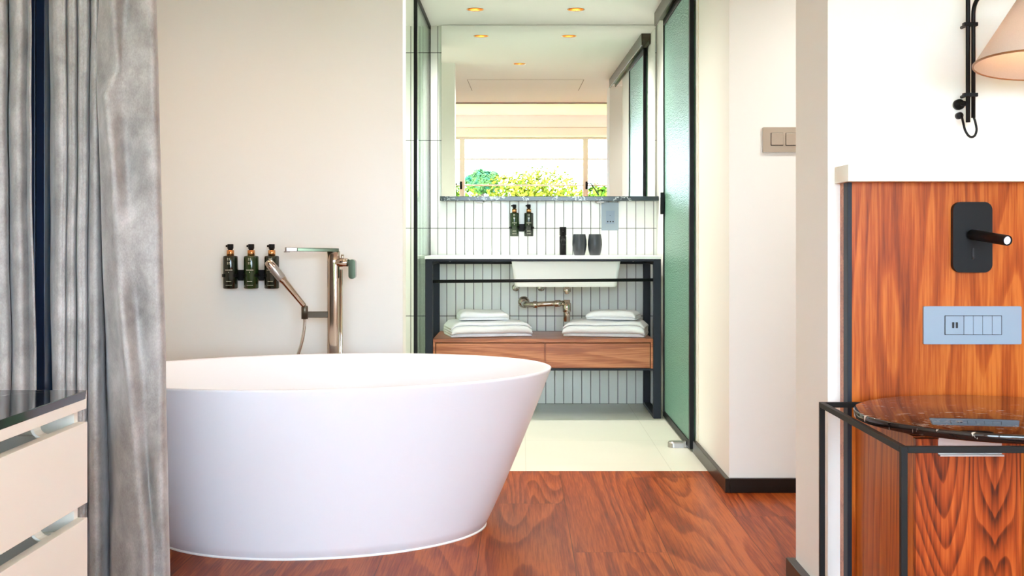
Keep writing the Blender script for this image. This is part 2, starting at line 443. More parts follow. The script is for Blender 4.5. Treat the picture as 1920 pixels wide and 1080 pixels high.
downlight(*DL[3], CE, 'added unseen brass fill downlight over the curtained end of the bathtub', 6.5)  # added out of view to lift the tub area
downlight(*DL[4], CE, 'added unseen brass fill downlight over the middle of the bathtub', 6.5)  # likewise an added fill, warms the wall behind the tub
downlight(*DL[6], CE, 'added unseen brass fill downlight over the shower, behind the glass screen', 22, (1, .95, .87))  # unseen extra lamp, brightens the dark tiles behind the screen
downlight(*DL[5], CE, 'added unseen brass fill downlight in the hallway behind the headboard wall', 24, (1, .96, .90))  # invented fixture out of view, lights the wall beside the bathroom
# ceiling access hatch (thin grooves) seen in the mirror
ht = MB()
for bx in ((-.447, .522, 3.895, 3.90), (-.447, -.442, 2.95, 3.9), (.517, .522, 2.95, 3.9)):
    ht.box(bx[0], bx[1], bx[2], bx[3], CE-.0015, CE+.002)
struct('trim_1', ht, M['groove'], 'thin joint of an access panel in the ceiling')
st = MB().box(XL, XR, YS-.006, YS+.012, CE-.012, CE+.004, .001)
struct('trim_2', st, M['groove'], 'shadow bead along the ceiling step')
struct('trim_3', MB().box(WX-.004, WX+.002, 5.30, 5.316, .055, CE), M['capw'], 'narrow corner bead beside the sliding door')

# added fill strip, hidden behind the ceiling step, brightens the raised ceiling
struct('trim_4', MB().box(XL, XR, YS-.02, YS-.0005, 2.20, 2.222), M['steel'], 'profile of the added fill strip behind the ceiling step')
lamp('cove_fill', 'AREA', (.7, YS-.022, 2.25), 10, (1, .90, .78), (math.radians(-97), 0, 0), shape='RECTANGLE', size=4.6, size_y=.05)
# skirting boards
SK = .054; SD = .018
struct('baseboard_right', MB().box(WX-SD, WX, 4.524-SD, 5.36, 0, SK, .002), M['skirt'])
struct('baseboard_hall', MB().box(WX, XR, 4.524-SD, 4.524, 0, SK, .002), M['skirt'])
struct('baseboard_headboard', MB().box(NX-SD-.006, NX, 3.02-SD, 3.371+SD, 0, SK, .002), M['skirt'])
struct('baseboard_headboard_back', MB().box(NX, XR, 3.371, 3.371+SD, 0, SK, .002), M['skirt'])
struct('baseboard_tub', MB().box(XL, -.485, 4.92-SD, 4.92, 0, SK, .002), M['skirt'])

# ------------------------------------------------------------------ bathtub
def bathtub():
    t = thing('bathtub', (-.647, 3.975, 0), 'large white freestanding oval bathtub on the walnut floor', 'bathtub')
    H = .522; TH = .225; n = 96
    def ring(s, inset=0.0, z=None):
        # s: 0 floor .. 1 rim
        cx = -.645+(-.002)*s; cy = 3.965+.015*s
        k = s**.92
        a = .530+.230*k-inset; b = .398+.152*k-inset
        out = []
        for i in range(n):
            w = 2*PI*i/n; u, v = a*math.cos(w), b*math.sin(w)
            out.append((cx+u*math.cos(TH)-v*math.sin(TH), cy+u*math.sin(TH)+v*math.cos(TH), H*s if z is None else z))
        return out
    rings = [ring(0.0, .012, .003), ring(0.012)]
    rings += [ring(s/16) for s in range(1, 16)]
    rings += [ring(.985), ring(.997, .001), ring(1.0, .005), ring(1.0, .012), ring(.998, .0165), ring(.99, .019)]
    for z, ins in ((.45, .036), (.36, .052), (.27, .075), (.19, .108), (.14, .150), (.115, .20), (.105, .27), (.102, .34)):
        rings.append(ring(z/H, ins, z))
    vs = [p for r in rings for p in r]; fs = []
    for j in range(len(rings)-1):
        for i in range(n): fs.append([j*n+i, j*n+(i+1) % n, (j+1)*n+(i+1) % n, (j+1)*n+i])
    fs.append(list(range(n))[::-1]); fs.append([(len(rings)-1)*n+i for i in range(n)])
    MB().add(vs, fs, True).build('shell', M['tub'], t)
    # silicone bead round the foot
    r0 = ring(0.0, .010, .0); r1 = ring(0.0, -.006, .0); r2 = ring(0.0, -.004, .004); r3 = ring(0.0, .002, .007); r4 = ring(0, .010, .008)
    rr = [r0, r1, r2, r3, r4]; vs = [p for r in rr for p in r]; fs = []
    for j in range(5):
        for i in range(n): fs.append([j*n+i, j*n+(i+1) % n, ((j+1) % 5)*n+(i+1) % n, ((j+1) % 5)*n+i])
    MB().add(vs, fs, True).build('sealant', M['silicone'], t)['label'] = 'white silicone bead along the foot'
    MB().lathe([(0, .1035), (.022, .1035), (.026, .108), (.02, .112), (0, .113)], (-.65, 3.98, 0), 24).build('drain', M['chrome'], t)
bathtub()

# ------------------------------------------------------------------ bath filler
def filler():
    Y = 4.72; x = -.737
    t = thing('bath_filler', (x, Y, 0), 'polished nickel floor standing bath tap with hand shower behind the tub', 'bath tap')
    MB().lathe([(.055, 0), (.055, .006), (.05, .010), (.03, .012)], (x, Y, 0), 32).build('base_plate', M['nickel'], t)
    c = MB(); 
    n = 32; vs = []; fs = []
    zs = [.0, .02, .86, .905, .9075]
    for j, z in enumerate(zs):
        q = .003 if j == len(zs)-1 else 0
        for i in range(n):
            a = 2*PI*i/n; ca, sa = math.cos(a), math.sin(a)
            vs.append((x+(.025-q)*math.copysign(abs(ca)**.7, ca), Y+(.022-q)*math.copysign(abs(sa)**.7, sa), z))
    for j in range(len(zs)-1):
        for i in range(n): fs.append([j*n+i, j*n+(i+1) % n, (j+1)*n+(i+1) % n, (j+1)*n+i])
    fs += [list(range(n))[::-1], [(len(zs)-1)*n+i for i in range(n)]]
    c.add(vs, fs, True).build('column', M['nickel'], t)
    MB().cyl((x+.030, Y+.002, .006), (x+.030, Y+.002, .835), .0055, n=16).build('riser_pipe', M['chrome'], t)
    # spout
    p0 = Vector((x+.018, Y, .910)); p1 = Vector((x-.178, Y-.06, .914)); d = (p1-p0); L = d.length
    mt = Matrix.Translation(p0) @ d.to_track_quat('X', 'Z').to_matrix().to_4x4()
    sp = MB().box(0, L-.043, -.020, .020, -.007, .007, .002, mtx=mt).build('spout', M['nickel_dimmed'], t)
    MB().box(L-.044, L, -.021, .021, -.009, .009, .003, mtx=mt).cyl(mt@Vector((L-.006, 0, -.008)), mt@Vector((L-.006, 0, -.012)), .012).build('outlet', M['steel'], sp)
    # valve body and lever
    vb = MB().cyl((x+.01, Y-.004, .862), (x+.058, Y-.012, .862), .019, .017).build('valve_body', M['nickel'], t)
    MB().cyl((x+.036, Y-.008, .872), (x+.036, Y-.008, .893), .006).build('diverter_knob', M['chrome'], vb)
    lv = MB().rplate(x+.062, x+.089, .798, .874, Y-.030, Y+.006, .012); lv.box(x+.056, x+.064, Y-.022, Y-.004, .85, .874, .002)
    lv.build('lever', M['nickel_dimmed'], t)
    # hand shower and holder
    ha = MB().box(-.858, x-.02, Y-.010, Y+.010, .645, .669, .002); ha.lathe([(.013, .640), (.013, .688), (.010, .692)], (-.850, Y-.006, 0), 20)
    ha.build('holder_arm', M['bronze'], t)
    a, b = Vector((-.849, Y-.012, .690)), Vector((-.985, Y-.060, .868)); d = (b-a).normalized(); L = (b-a).length
    hs = MB().lathe([(.008, 0), (.010, .006), (.0105, .03), (.0135, L*.55), (.0145, L*.56), (.0165, L*.6), (.0175, L*.9), (.0165, L*.97), (.013, L)], a, 24, d)
    ho = hs.build('hand_shower', M['nickel'], t)
    MB().lathe([(.0172, L*.62), (.0180, L*.63), (.0182, L*.86), (.0176, L*.87)], a, 24, d, cap=False).build('spray_face', M['steel'], ho)
    hp = []
    ctrl = [(-.850, .642), (-.852, .60), (-.862, .545), (-.882, .48), (-.905, .40), (-.915, .30), (-.88, .2), (-.82, .12), (-.77, .06), (-.752, .02)]
    for i in range(len(ctrl)-1):
        q0, q1, q2, q3 = ctrl[max(i-1, 0)], ctrl[i], ctrl[i+1], ctrl[min(i+2, len(ctrl)-1)]
        for k in range(6):
            s = k/6; f = lambda A, B, C_, D: .5*((2*B)+(-A+C_)*s+(2*A-5*B+4*C_-D)*s*s+(-A+3*B-3*C_+D)*s**3)
            hp.append((f(q0[0], q1[0], q2[0], q3[0]), Y-.006, f(q0[1], q1[1], q2[1], q3[1])))
    hp.append((ctrl[-1][0], Y-.006, ctrl[-1][1]))
    MB().tube(hp, .0065, 10).build('hose', M['chrome'], t)
filler()

# ------------------------------------------------------------------ pump bottles
def arc_patch(mb, c, r, a0, a1, z0, z1, n=4):
    vs = []; fs = []
    for i in range(n+1):
        a = a0+(a1-a0)*i/n
        for z in (z0, z1): vs.append((c[0]+r*math.sin(a), c[1]-r*math.cos(a), c[2]+z))
    for i in range(n): fs.append([2*i, 2*i+2, 2*i+3, 2*i+1])
    mb.add(vs, fs)
def bottle(c, r, h, mat, label, group, yaw=-.5):
    """h: whole height with pump"""
    t = thing('pump_bottle', c, label, 'bottle', group)
    hb = h*.735
    MB().lathe([(r*.9, 0), (r, .003), (r, hb-.006), (r*.95, hb-.001), (r*.85, hb), (r*.5, hb+.002), (r*.42, hb+.004)], c, 32).build('body', mat, t)
    MB().lathe([(r*.50, hb+.001), (r*.50, hb+h*.125), (r*.44, hb+h*.13)], c, 24).build('collar', M['gold'], t)
    p = MB().lathe([(r*.30, hb+h*.125), (r*.36, hb+h*.16), (r*.42, hb+h*.17), (r*.42, h-.002), (r*.38, h)], c, 20)
    q = Matrix.Translation(c) @ Matrix.Rotation(yaw, 4, 'Z')
    p.box(-r*.75, 0, -r*.16, r*.16, h-.012, h-.003, .002, mtx=q)
    p.build('pump', M['matblack'], t)
    lb = MB(); R = r+.0004
    for i, j in ((0, 0), (1, 0), (0, 1), (1, 1)):            # four-glyph emblem, each glyph two strokes
        a = -.22+i*.24; z = hb*.74+j*.016*h/.18
        arc_patch(lb, c, R, a, a+.16, z+.008*h/.18, z+.010*h/.18); arc_patch(lb, c, R, a+.06, a+.10, z, z+.011*h/.18)
        arc_patch(lb, c, R, a, a+.18, z+.002*h/.18, z+.0035*h/.18)
    for k in range(7): arc_patch(lb, c, R, -.50+k*.15, -.41+k*.15, hb*.555, hb*.585)
    arc_patch(lb, c, R, -.05, .05, hb*.49, hb*.52)
    for k in range(5): arc_patch(lb, c, R, -.36+k*.15, -.27+k*.15, hb*.21, hb*.235)
    for k in range(6): arc_patch(lb, c, R, -.42+k*.15, -.32+k*.15, hb*.10, hb*.115)
    lb.build('label_lettering', M['ink'], t)['label'] = 'pale printed emblem and lines'
    return t
yb = 4.872
G1 = 'pump bottles on the wall behind the bathtub'
bottle(Vector((X_(432, yb), yb, .753)), .0295, .180, M['bdark'], 'near black green pump bottle at the far end from the tap, wall rack by tub', G1)
bottle(Vector((X_(471, yb), yb, .753)), .0295, .180, M['bgreen'], 'brighter green pump bottle, middle of the wall rack by the tub', G1)
bottle(Vector((X_(509.5, yb), yb, .753)), .0295, .180, M['bdark'], 'dark pump bottle half behind the hand shower, wall rack by the tub', G1)
def rack(xs, y, r, z0, yw, label, group, zc):
    t = thing('bottle_rack', ((xs[0]+xs[-1])/2, yw, z0), label, 'bottle rack', group)
    MB().box(xs[0]-r*1.0, xs[-1]+r*1.0, y+r+.002, yw, zc-.022, zc+.022, .002).build('back_plate', M['matblack'], t)
    for x in xs:
        n = 24; R0, R1 = r+.0008, r+.004; vs = []; fs = []
        for i in range(n+1):
            a = -PI*.30+(PI+PI*.60)*i/n
            for rr, z in ((R0, zc-.006), (R1, zc-.006), (R1, zc+.006), (R0, zc+.006)): vs.append((x+rr*math.cos(a), y+rr*math.sin(a), z))
        for i in range(n):
            for k in range(4): fs.append([4*i+k, 4*i+(k+1) % 4, 4*i+4+(k+1) % 4, 4*i+4+k])
        fs += [[0, 1, 2, 3], [4*n+3, 4*n+2, 4*n+1, 4*n]]
        MB().add(vs, fs).build('clip', M['matblack'], t)
rack([X_(432, yb), X_(471, yb), X_(509.5, yb)], yb, .0295, .78, 4.92, 'black wall rack clasping three bottles above the tub', None, .806)
yv = 6.905
bottle(Vector((X_(964.5, yv), yv, Z_(443, yv))), .0265, .183, M['bgreen'], 'green pump bottle on bathroom tiles, farther from the socket', 'pump bottles above the washbasin')
bottle(Vector((X_(991.5, yv), yv, Z_(443, yv))), .0265, .183, M['bdark'], 'near black pump bottle on bathroom tiles, nearer to the socket', 'pump bottles above the washbasin')
rack([X_(964.5, yv), X_(991.5, yv)], yv, .0265, 1.0, YB, 'small black wall rack holding two bottles under the marble shelf', None, Z_(427, yv))

# ------------------------------------------------------------------ vanity
VF, VB = 6.38, 6.94
VL, VR = -.510, .744
def vanity():
    t = thing('vanity_stand', ((VL+VR)/2, (VF+VB)/2, 0), 'black metal washstand frame with walnut drawers and white top', 'washstand')
    w = .04
    for x in (VL, VR-w):
        for y in (VF, VB-w): MB().box(x, x+w, y, y+w, 0, .848, .002).build('leg', M['navy'], t)
        MB().box(x, x+w, VF+w, VB-w, 0, .018, .002).build('floor_rail', M['navy'], t)
        MB().box(x, x+w, VF+w, VB-w, .818, .848, .002).build('side_rail', M['navy'], t)
    MB().box(VL+w, VR-w, VB-w, VB, .812, .848, .002).build('top_rail', M['navy'], t)
    MB().box(VL+w, VR-w, VF, VF+.02, .836, .848, .001).build('top_rail', M['navy'], t)
    MB().box(VL+w, VR-w, VF+.005, VB-.005, .255, .266, .001).build('drawer_rail', M['navy'], t)
    MB().cyl((VL+w, VF+.018, .7290), (VR-w, VF+.018, .7375), .0085, n=16).build('towel_bar', M['matblack'], t)
    # slab with basin opening
    bx0, bx1, by0, by1 = X_(960, 6.42), X_(1163, 6.42), 6.42, 6.80
    c = MB(); z0, z1 = .849, .864; x0, x1, y0, y1 = VL-.002, VR+.002, VF-.004, VB+.018
    P = [(x0, y0), (x1, y0), (x1, y1), (x0, y1)]; Q = [(bx0, by0), (bx1, by0), (bx1, by1), (bx0, by1)]
    vs = [(x, y, z) for z in (z0, z1) for x, y in P+Q]; fs = []
    for i in range(4):
        j = (i+1) % 4
        fs += [[i, j, 4+j, 4+i], [8+i, 12+i, 12+j, 8+j], [i, 8+i, 8+j, j], [4+i, 4+j, 12+j, 12+i]]
    c.add(vs, fs).build('countertop', M['quartz'], t)
    # basin: tapered box with wall thickness
    def rr(x0, x1, y0, y1, z, r=.02, n=5):
        o = []
        for cx, cy, a0 in ((x1-r, y1-r, 0), (x0+r, y1-r, PI/2), (x0+r, y0+r, PI), (x1-r, y0+r, 1.5*PI)):
            for i in range(n+1):
                a = a0+PI/2*i/n; o.append((cx+r*math.cos(a), cy+r*math.sin(a), z))
        return o
    zb = Z_(538, 6.45)
    rg = [rr(bx0+.02, bx1-.02, by0+.035, by1-.03, zb), rr(bx0+.014, bx1-.014, by0+.03, by1-.025, zb+.008), rr(bx0-.004, bx1+.004, by0-.004, by1+.004, z0-.001),
          rr(bx0+.006, bx1-.006, by0+.006, by1-.006, z0-.001), rr(bx0+.03, bx1-.03, by0+.04, by1-.04, zb+.03), rr(bx0+.05, bx1-.05, by0+.06, by1-.06, zb+.02)]
    m = len(rg[0]); vs = [p for r in rg for p in r]; fs = []
    for j in range(len(rg)-1):
        for i in range(m): fs.append([j*m+i, j*m+(i+1) % m, (j+1)*m+(i+1) % m, (j+1)*m+i])
    fs += [list(range(m))[::-1], [(len(rg)-1)*m+i for i in range(m)]]
    MB().add(vs, fs).build('basin', M['cer'], t)
    # drawer box
    dz0, dz1 = .266, .4245; xa, xb = VL+w+.002, VR-w-.002
    b = MB(); b.box(xa, xb, VF+.022, VB-.006, dz0, dz0+.012); b.box(xa, xb, VF+.002, VB-.006, dz1-.020, dz1, .001)
    b.box(xa, xa+.012, VF+.004, VB-.006, dz0, dz1-.02); b.box(xb-.012, xb, VF+.004, VB-.006, dz0, dz1-.02)
    xm = X_(1022, VF); b.box(xm-.003, xm+.003, VF+.014, VB-.01, dz0+.01, dz1-.02); b.box(xa, xb, VB-.02, VB-.006, dz0, dz1)
    b.build('drawer_case', M['van'], t)
    for x0, x1 in ((xa+.016, xm-.0035), (xm+.0035, xb-.016)):
        MB().box(x0, x1, VF+.004, VF+.022, dz0+.005, dz1-.0245, .001).build('drawer', M['van'], t)
    # waste trap
    ys = 6.62; xt = X_(1063, ys)
    tr = MB(); tr.cyl((xt, ys, zb-.045), (xt, ys, zb+.001), .012); tr.cyl((xt, ys, zb-.035), (xt, ys, zb-.012), .021)
    tr.cyl((xt+.0, ys, Z_(603, ys)), (xt, ys, Z_(562, ys)), .018); tr.cyl((xt, ys, Z_(585, ys)), (xt, ys, Z_(568, ys)), .0235)
    xw = X_(982, 6.9)
    tr.tube([(xt-.01, ys, Z_(568, ys)), (xt-.10, ys, Z_(569.5, ys)), (xw+.06, ys+.0, Z_(571, ys)), (xw+.015, ys+.03, Z_(571.5, ys)), (xw, ys+.10, Z_(572, ys)), (xw, YB-.002, Z_(572, ys))], .014, 14)
    tr.cyl((xt-.07, ys, Z_(569, ys)), (xt-.035, ys, Z_(568.6, ys)), .019); tr.cyl((xw+.05, ys, Z_(571, ys)), (xw+.075, ys, Z_(571, ys)), .019)
    tr.lathe([(.034, 0), (.034, .004), (.020, .016), (.014, .018)], (xw, YB-.001, Z_(572, ys)), 28, (0, -1, 0))
    tr.build('waste_trap', M['nickel'], t)
    for px in (967, 1015):
        v = MB().cyl((X_(px, 6.9), YB-.001, Z_(540, 6.9)), (X_(px, 6.9), YB-.06, Z_(540, 6.9)), .008)
        v.lathe([(.022, 0), (.022, .004), (.012, .008)], (X_(px, 6.9), YB-.001, Z_(540, 6.9)), 20, (0, -1, 0))
        v.cyl((X_(px, 6.9), YB-.05, Z_(545, 6.9)), (X_(px, 6.9), YB-.05, Z_(528, 6.9)), .009)
        v.build('stop_valve', M['chrome'], t)
    for px in (844, 1187):
        MB().cyl((X_(px, VB-w), VB-w-.004, Z_(489, VB-w)), (X_(px, VB-w), VB-w+.004, Z_(489, VB-w)), .006, n=12).build('screw', M['steel'], t)
vanity()

ytp = 6.855; xtp = X_(1055.5, ytp); zc = .864
tp = thing('basin_tap', (xtp, ytp, zc), 'slim black cylindrical basin tap on the white worktop', 'tap')
MB().lathe([(.0195, 0), (.0195, .105), (.017, .107), (.017, .112), (.0195, .114), (.0195, .158), (.018, .160)], (xtp, ytp, zc), 28).build('body', M['matblack'], tp)
MB().cyl((xtp, ytp-.012, zc+.085), (xtp, ytp-.13, zc+.070), .013).build('spout', M['matblack'], tp)
MB().cyl((xtp, ytp-.010, zc+.137), (xtp, ytp-.045, zc+.140), .005).build('lever', M['matblack'], tp)

def cup(px, label):
    y = 6.74; t = MB(); c = (X_(px, y), y, zc)
    t.lathe([(.0, .004), (.026, .0), (.030, .002), (.037, .030), (.0405, .060), (.0395, .085), (.034, .1175), (.033, .119), (.031, .1175), (.036, .085), (.037, .06), (.034, .03), (.026, .008), (0, .007)], c, 36, cap=False)
    tag(t.build('cup', M['cup']), label, 'cup', 'charcoal cups beside the basin tap')
cup(1086.5, 'charcoal stemless cup next to the black basin tap'); cup(1115.5, 'charcoal stemless cup farther from the basin tap, below the socket')

# shaver socket on the tiles
sk = thing('wall_socket', (X_(1144, 6.95), YB, 1.0), 'grey upright socket plate on the bathroom tiles', 'socket')
y = 6.948; MB().rplate(X_(1128, y), X_(1160, y), Z_(432, y), Z_(379.5, y), y, YB, .003).build('plate', M['socketg'], sk)
MB().rplate(X_(1136, y), X_(1152.5, y), Z_(420, y), Z_(395, y), y-.002, y+.001, .002).build('insert', M['grey'], sk)
d = MB()
for px, py, r in ((1139.5, 415.5, .004), (1144.5, 415.5, .004), (1149.5, 415.5, .004), (1144, 404, .002)): d.cyl((X_(px, y), y-.0028, Z_(py, y)), (X_(px, y), y, Z_(py, y)), r, n=14)
d.build('socket_hole', M['dark'], sk)

# marble shelf and mirror
sh = thing('marble_shelf', (.165, 6.88, 1.172), 'dark green marble shelf under the bathroom mirror', 'shelf')
MB().box(-.461, .783, 6.82, YB, 1.172, 1.199, .003).build('slab', M['mgreen'], sh)
for px in (899, 1126): MB().box(X_(px, 6.85)-.022, X_(px, 6.85)+.022, 6.845, YB, 1.163, 1.1725, .003).build('bracket', M['steel'], sh)
TL = math.radians(.83)
def mirror():
    x0, x1, z0, z1 = -.459, .773, 1.1992, 2.187
    mb = MB(); yf = 6.925; c = []
    L = z1-z0
    for z in (0, L):
        yy = yf-math.tan(TL)*z
        c += [(x0, yy, z0+z), (x1, yy, z0+z), (x1, YB, z0+z), (x0, YB, z0+z)]
    mb.add(c, [[0, 1, 5, 4]]); mb2 = MB().add(c, [[1, 2, 6, 5], [2, 3, 7, 6], [3, 0, 4, 7], [0, 3, 2, 1], [4, 5, 6, 7]])
    t = thing('wall_mirror', ((x0+x1)/2, YB, z0), 'large frameless mirror on the bathroom wall above the marble shelf', 'mirror')
    mb.build('mirror_face', M['mirror'], t); mb2.build('backing', M['winframe'], t)
mirror()

# ------------------------------------------------------------------ shower screen and sliding door
def screen():
    x = -.53; y0, y1 = 6.02, 6.955
    t = thing('shower_screen', (x, (y0+y1)/2, 0), 'clear glass shower screen in a thin black frame beside the washstand', 'shower screen')
    MB().box(x-.004, x+.004, y0+.006, y1-.004, .008, CE-.008).build('glass_panel', M['glass'], t)
    MB().box(x-.009, x+.009, y0, y0+.02, 0, CE-.001, .001).build('frame_stile', M['matblack'], t)
    MB().box(x-.006, x+.006, y1-.02, y1, 0, CE-.001, .001).build('frame_stile', M['matblack'], t)
    MB().box(x-.009, x+.009, y0+.02, y1-.02, CE-.022, CE-.001, .001).build('frame_rail', M['matblack'], t)
    MB().box(x-.009, x+.009, y0+.02, y1-.02, 0, .016, .001).build('frame_rail', M['matblack'], t)
screen()
def slider():
    x0, x1, y0, y1, z0, z1 = .757, .777, 5.385, 6.40, .012, 2.125
    t = thing('sliding_door', ((x0+x1)/2, (y0+y1)/2, z0), 'green hammered glass sliding door in a black frame along the bathroom wall', 'door')
    MB().box(x0+.006, x1-.006, y0+.02, y1-.012, z0+.02, z1-.03).build('glass_panel', M['frost'], t)
    MB().box(x0, x1, y0, y0+.034, z0, z1, .001).build('frame_stile', M['matblack'], t)
    MB().box(x0, x1, y1-.022, y1, z0, z1, .001).build('frame_stile', M['matblack'], t)
    MB().box(x0, x1, y0+.034, y1-.022, z0, z0+.030, .001).build('frame_rail', M['matblack'], t)
    MB().box(x0, x1, y0+.034, y1-.022, z1-.035, z1, .001).build('frame_rail', M['matblack'], t)
    MB().box(x0-.018, x0, y1-.055, y1-.020, Z_(402, 6.38), Z_(361, 6.38), .003).build('pull_handle', M['matblack'], t)
slider()
tk = MB(); tk.box(.728, .738, 3.9, 6.56, 2.118, 2.19, .001); tk.box(.738, .783, 3.9, 6.56, 2.15, 2.19, .001); tk.box(.776, .783, 3.9, 6.56, 2.128, 2.16)
tag(tk.build('door_track', M['bronze']), 'bronze grey ceiling track that carries the glass sliding door', 'door track')
dg_ = thing('floor_guide', (.715, 5.5, 0), 'small silver floor guide under the sliding door', 'door guide')
g = MB(); yg = 5.51; n = 12; pr = []
for i in range(n+1):
    a = PI/2+PI*i/n; pr.append((.700+.026*math.cos(a), yg+.026*math.sin(a)))
pr += [(.752, yg-.026), (.752, yg+.026)]
m = len(pr); vs = [(x, y, 0) for x, y in pr]+[(x, y, .020) for x, y in pr]+[(.71+(x-.71)*.9, yg+(y-yg)*.8, .026) for x, y in pr]
fs = [list(range(m))[::-1], [2*m+i for i in range(m)]]+[[k*m+i, k*m+(i+1) % m, (k+1)*m+(i+1) % m, (k+1)*m+i] for k in (0, 1) for i in range(m)]
g.add(vs, fs).build('body', M['steel'], dg_)
MB().box(.745, .755, yg-.03, yg-.0, 0, .030, .002).box(.752, .782, yg-.012, yg+.012, .0, .0115).build('bracket', M['steel'], dg_)

# ------------------------------------------------------------------ towels
def towel(name, w, d, layers, th, c, rot, label, seed, tilt=0.0):
    """a folded towel: one serpentine sheet, extruded along its width; folds face the front"""
    rnd = random.Random(seed); lt = th/layers
    cen = []; seg = 10
    for k in range(layers):
        z = lt*(k+.5); ys = [-d/2+lt*.5+(d-lt)*i/seg for i in range(seg+1)]
        if k % 2 == 1: ys = ys[::-1]
        pts = [(yy, z) for yy in ys]; cen += pts
        if k < layers-1:
            yy = ys[-1]; sg = 1 if k % 2 == 0 else -1
            for i in range(1, 5):
                a = -PI/2+PI*i/5; cen.append((yy+sg*lt*.5*math.cos(a), z+lt*.5+lt*.5*math.sin(a)))
    up = []; lo = []
    for i, p in enumerate(cen):
        q0 = Vector(cen[max(i-1, 0)]); q1 = Vector(cen[min(i+1, len(cen)-1)]); tt = (q1-q0).normalized(); nn = Vector((-tt.y, tt.x))
        h = lt*.475
        if i in (0, len(cen)-1): h *= .6
        up.append(Vector(p)+nn*h); lo.append(Vector(p)-nn*h)
    sec = up+lo[::-1]; m = len(sec); nx = 18; vs = []; fs = []
    R = Matrix.Rotation(rot, 4, 'Z')
    for i in range(nx+1):
        s = i/nx; x = -w/2+w*s
        e = min(s, 1-s); rd = 1-max(0, (.04-e)/.04)**2*.25
        for p in sec:
            q = Vector((x, p.x, p.y*rd))
            dz = noise.noise(Vector((q.x*5+seed, q.y*6, seed)))*.010*(q.z/th)+noise.noise(Vector((q.x*14, q.y*14+seed, 3)))*.004*(q.z/th)
            dx = noise.noise(Vector((q.z*60, q.y*8, seed+9)))*.006*(1 if s > .5 else -1) if e < .03 else 0
            q.z = max(0.0006, q.z+dz-.010*(q.z/th)*max(0, (.12-e)/.12)); q.x += dx
            q.y += noise.noise(Vector((q.x*7, seed, q.z*20)))*.004
            q.z += tilt*(q.x+w/2)
            vs.append(Vector(c)+(R@q))
    for i in range(nx):
        for k in range(m): fs.append([i*m+k, i*m+(k+1) % m, (i+1)*m+(k+1) % m, (i+1)*m+k])
    h = len(up)
    for b in (0, nx*m):
        for k in range(h-1): fs.append([b+k, b+k+1, b+m-2-k, b+m-1-k])
    o = MB().add(vs, fs, True).build(name, M['towel'])
    tag(o, label, 'towel', 'white folded towels on the washstand shelf'); return o
zt = .4245
def ty(px, y): return X_(px, y)
towel('bath_towel', .44, .30, 4, .082, (ty(914, 6.63), 6.61, zt), math.radians(12), 'large folded white bath towel on the shelf, lower one near the shower screen', 3)
towel('hand_towel', .27, .20, 3, .050, (ty(905, 6.65), 6.64, zt+.087), math.radians(8), 'small folded white towel on top, near the shower screen', 5)
towel('bath_towel', .44, .30, 4, .084, (ty(1136, 6.63), 6.61, zt), math.radians(-10), 'large folded white bath towel on the shelf, lower one near the sliding door', 8)
towel('hand_towel', .27, .20, 3, .050, (ty(1150, 6.65), 6.63, zt+.089), math.radians(-14), 'small folded white towel on top, near the sliding door', 11)

# ------------------------------------------------------------------ curtains and post
def curtain(ctrl, label, seed):
    """ctrl: list of (dict y->px, Y) columns from left to right"""
    nz = 70; rows = []; sub = 5
    def px(tab, yy):
        ks = sorted(tab)
        if yy <= ks[0]: return tab[ks[0]]
        for a, b in zip(ks, ks[1:]):
            if yy <= b: return tab[a]+(tab[b]-tab[a])*(yy-a)/(b-a)
        return tab[ks[-1]]
    for j in range(nz+1):
        z = .012+(CE-.03-.012)*j/nz; yy = VY-(z-HZ)*F/3.05
        P = []
        for tab, Y in ctrl:
            dY = Y(yy) if callable(Y) else Y
            p = px(tab, yy); P.append(Vector(((p-VX)*dY/F, dY, z)))
        row = []
        for i in range(len(P)-1):
            a, b, c, d = P[max(i-1, 0)], P[i], P[i+1], P[min(i+2, len(P)-1)]
            for k in range(sub):
                s = k/sub; q = .5*((2*b)+(c-a)*s+(2*a-5*b+4*c-d)*s*s+(3*b-a-3*c+d)*s**3)
                row.append(q)
        row.append(P[-1])
        for i, q in enumerate(row):
            q.y += noise.noise(Vector((q.x*9, z*2.2, seed)))*.014+noise.noise(Vector((q.x*16, z*5, seed)))*.008
        rows.append(row)
    m = len(rows[0]); vs = [p for r in rows for p in r]; fs = []
    for j in range(nz):
        for i in range(m-1): fs.append([j*m+i, j*m+i+1, (j+1)*m+i+1, (j+1)*m+i])
    o = MB().add(vs, fs, True).build('curtain', M['velvet'])
    md = o.modifiers.new('cloth', 'SOLIDIFY'); md.thickness = .004; md.offset = 0
    tag(o, label, 'curtain', 'grey velvet curtains'); return o
def L2(a, b): return {0: a, 1000: b}
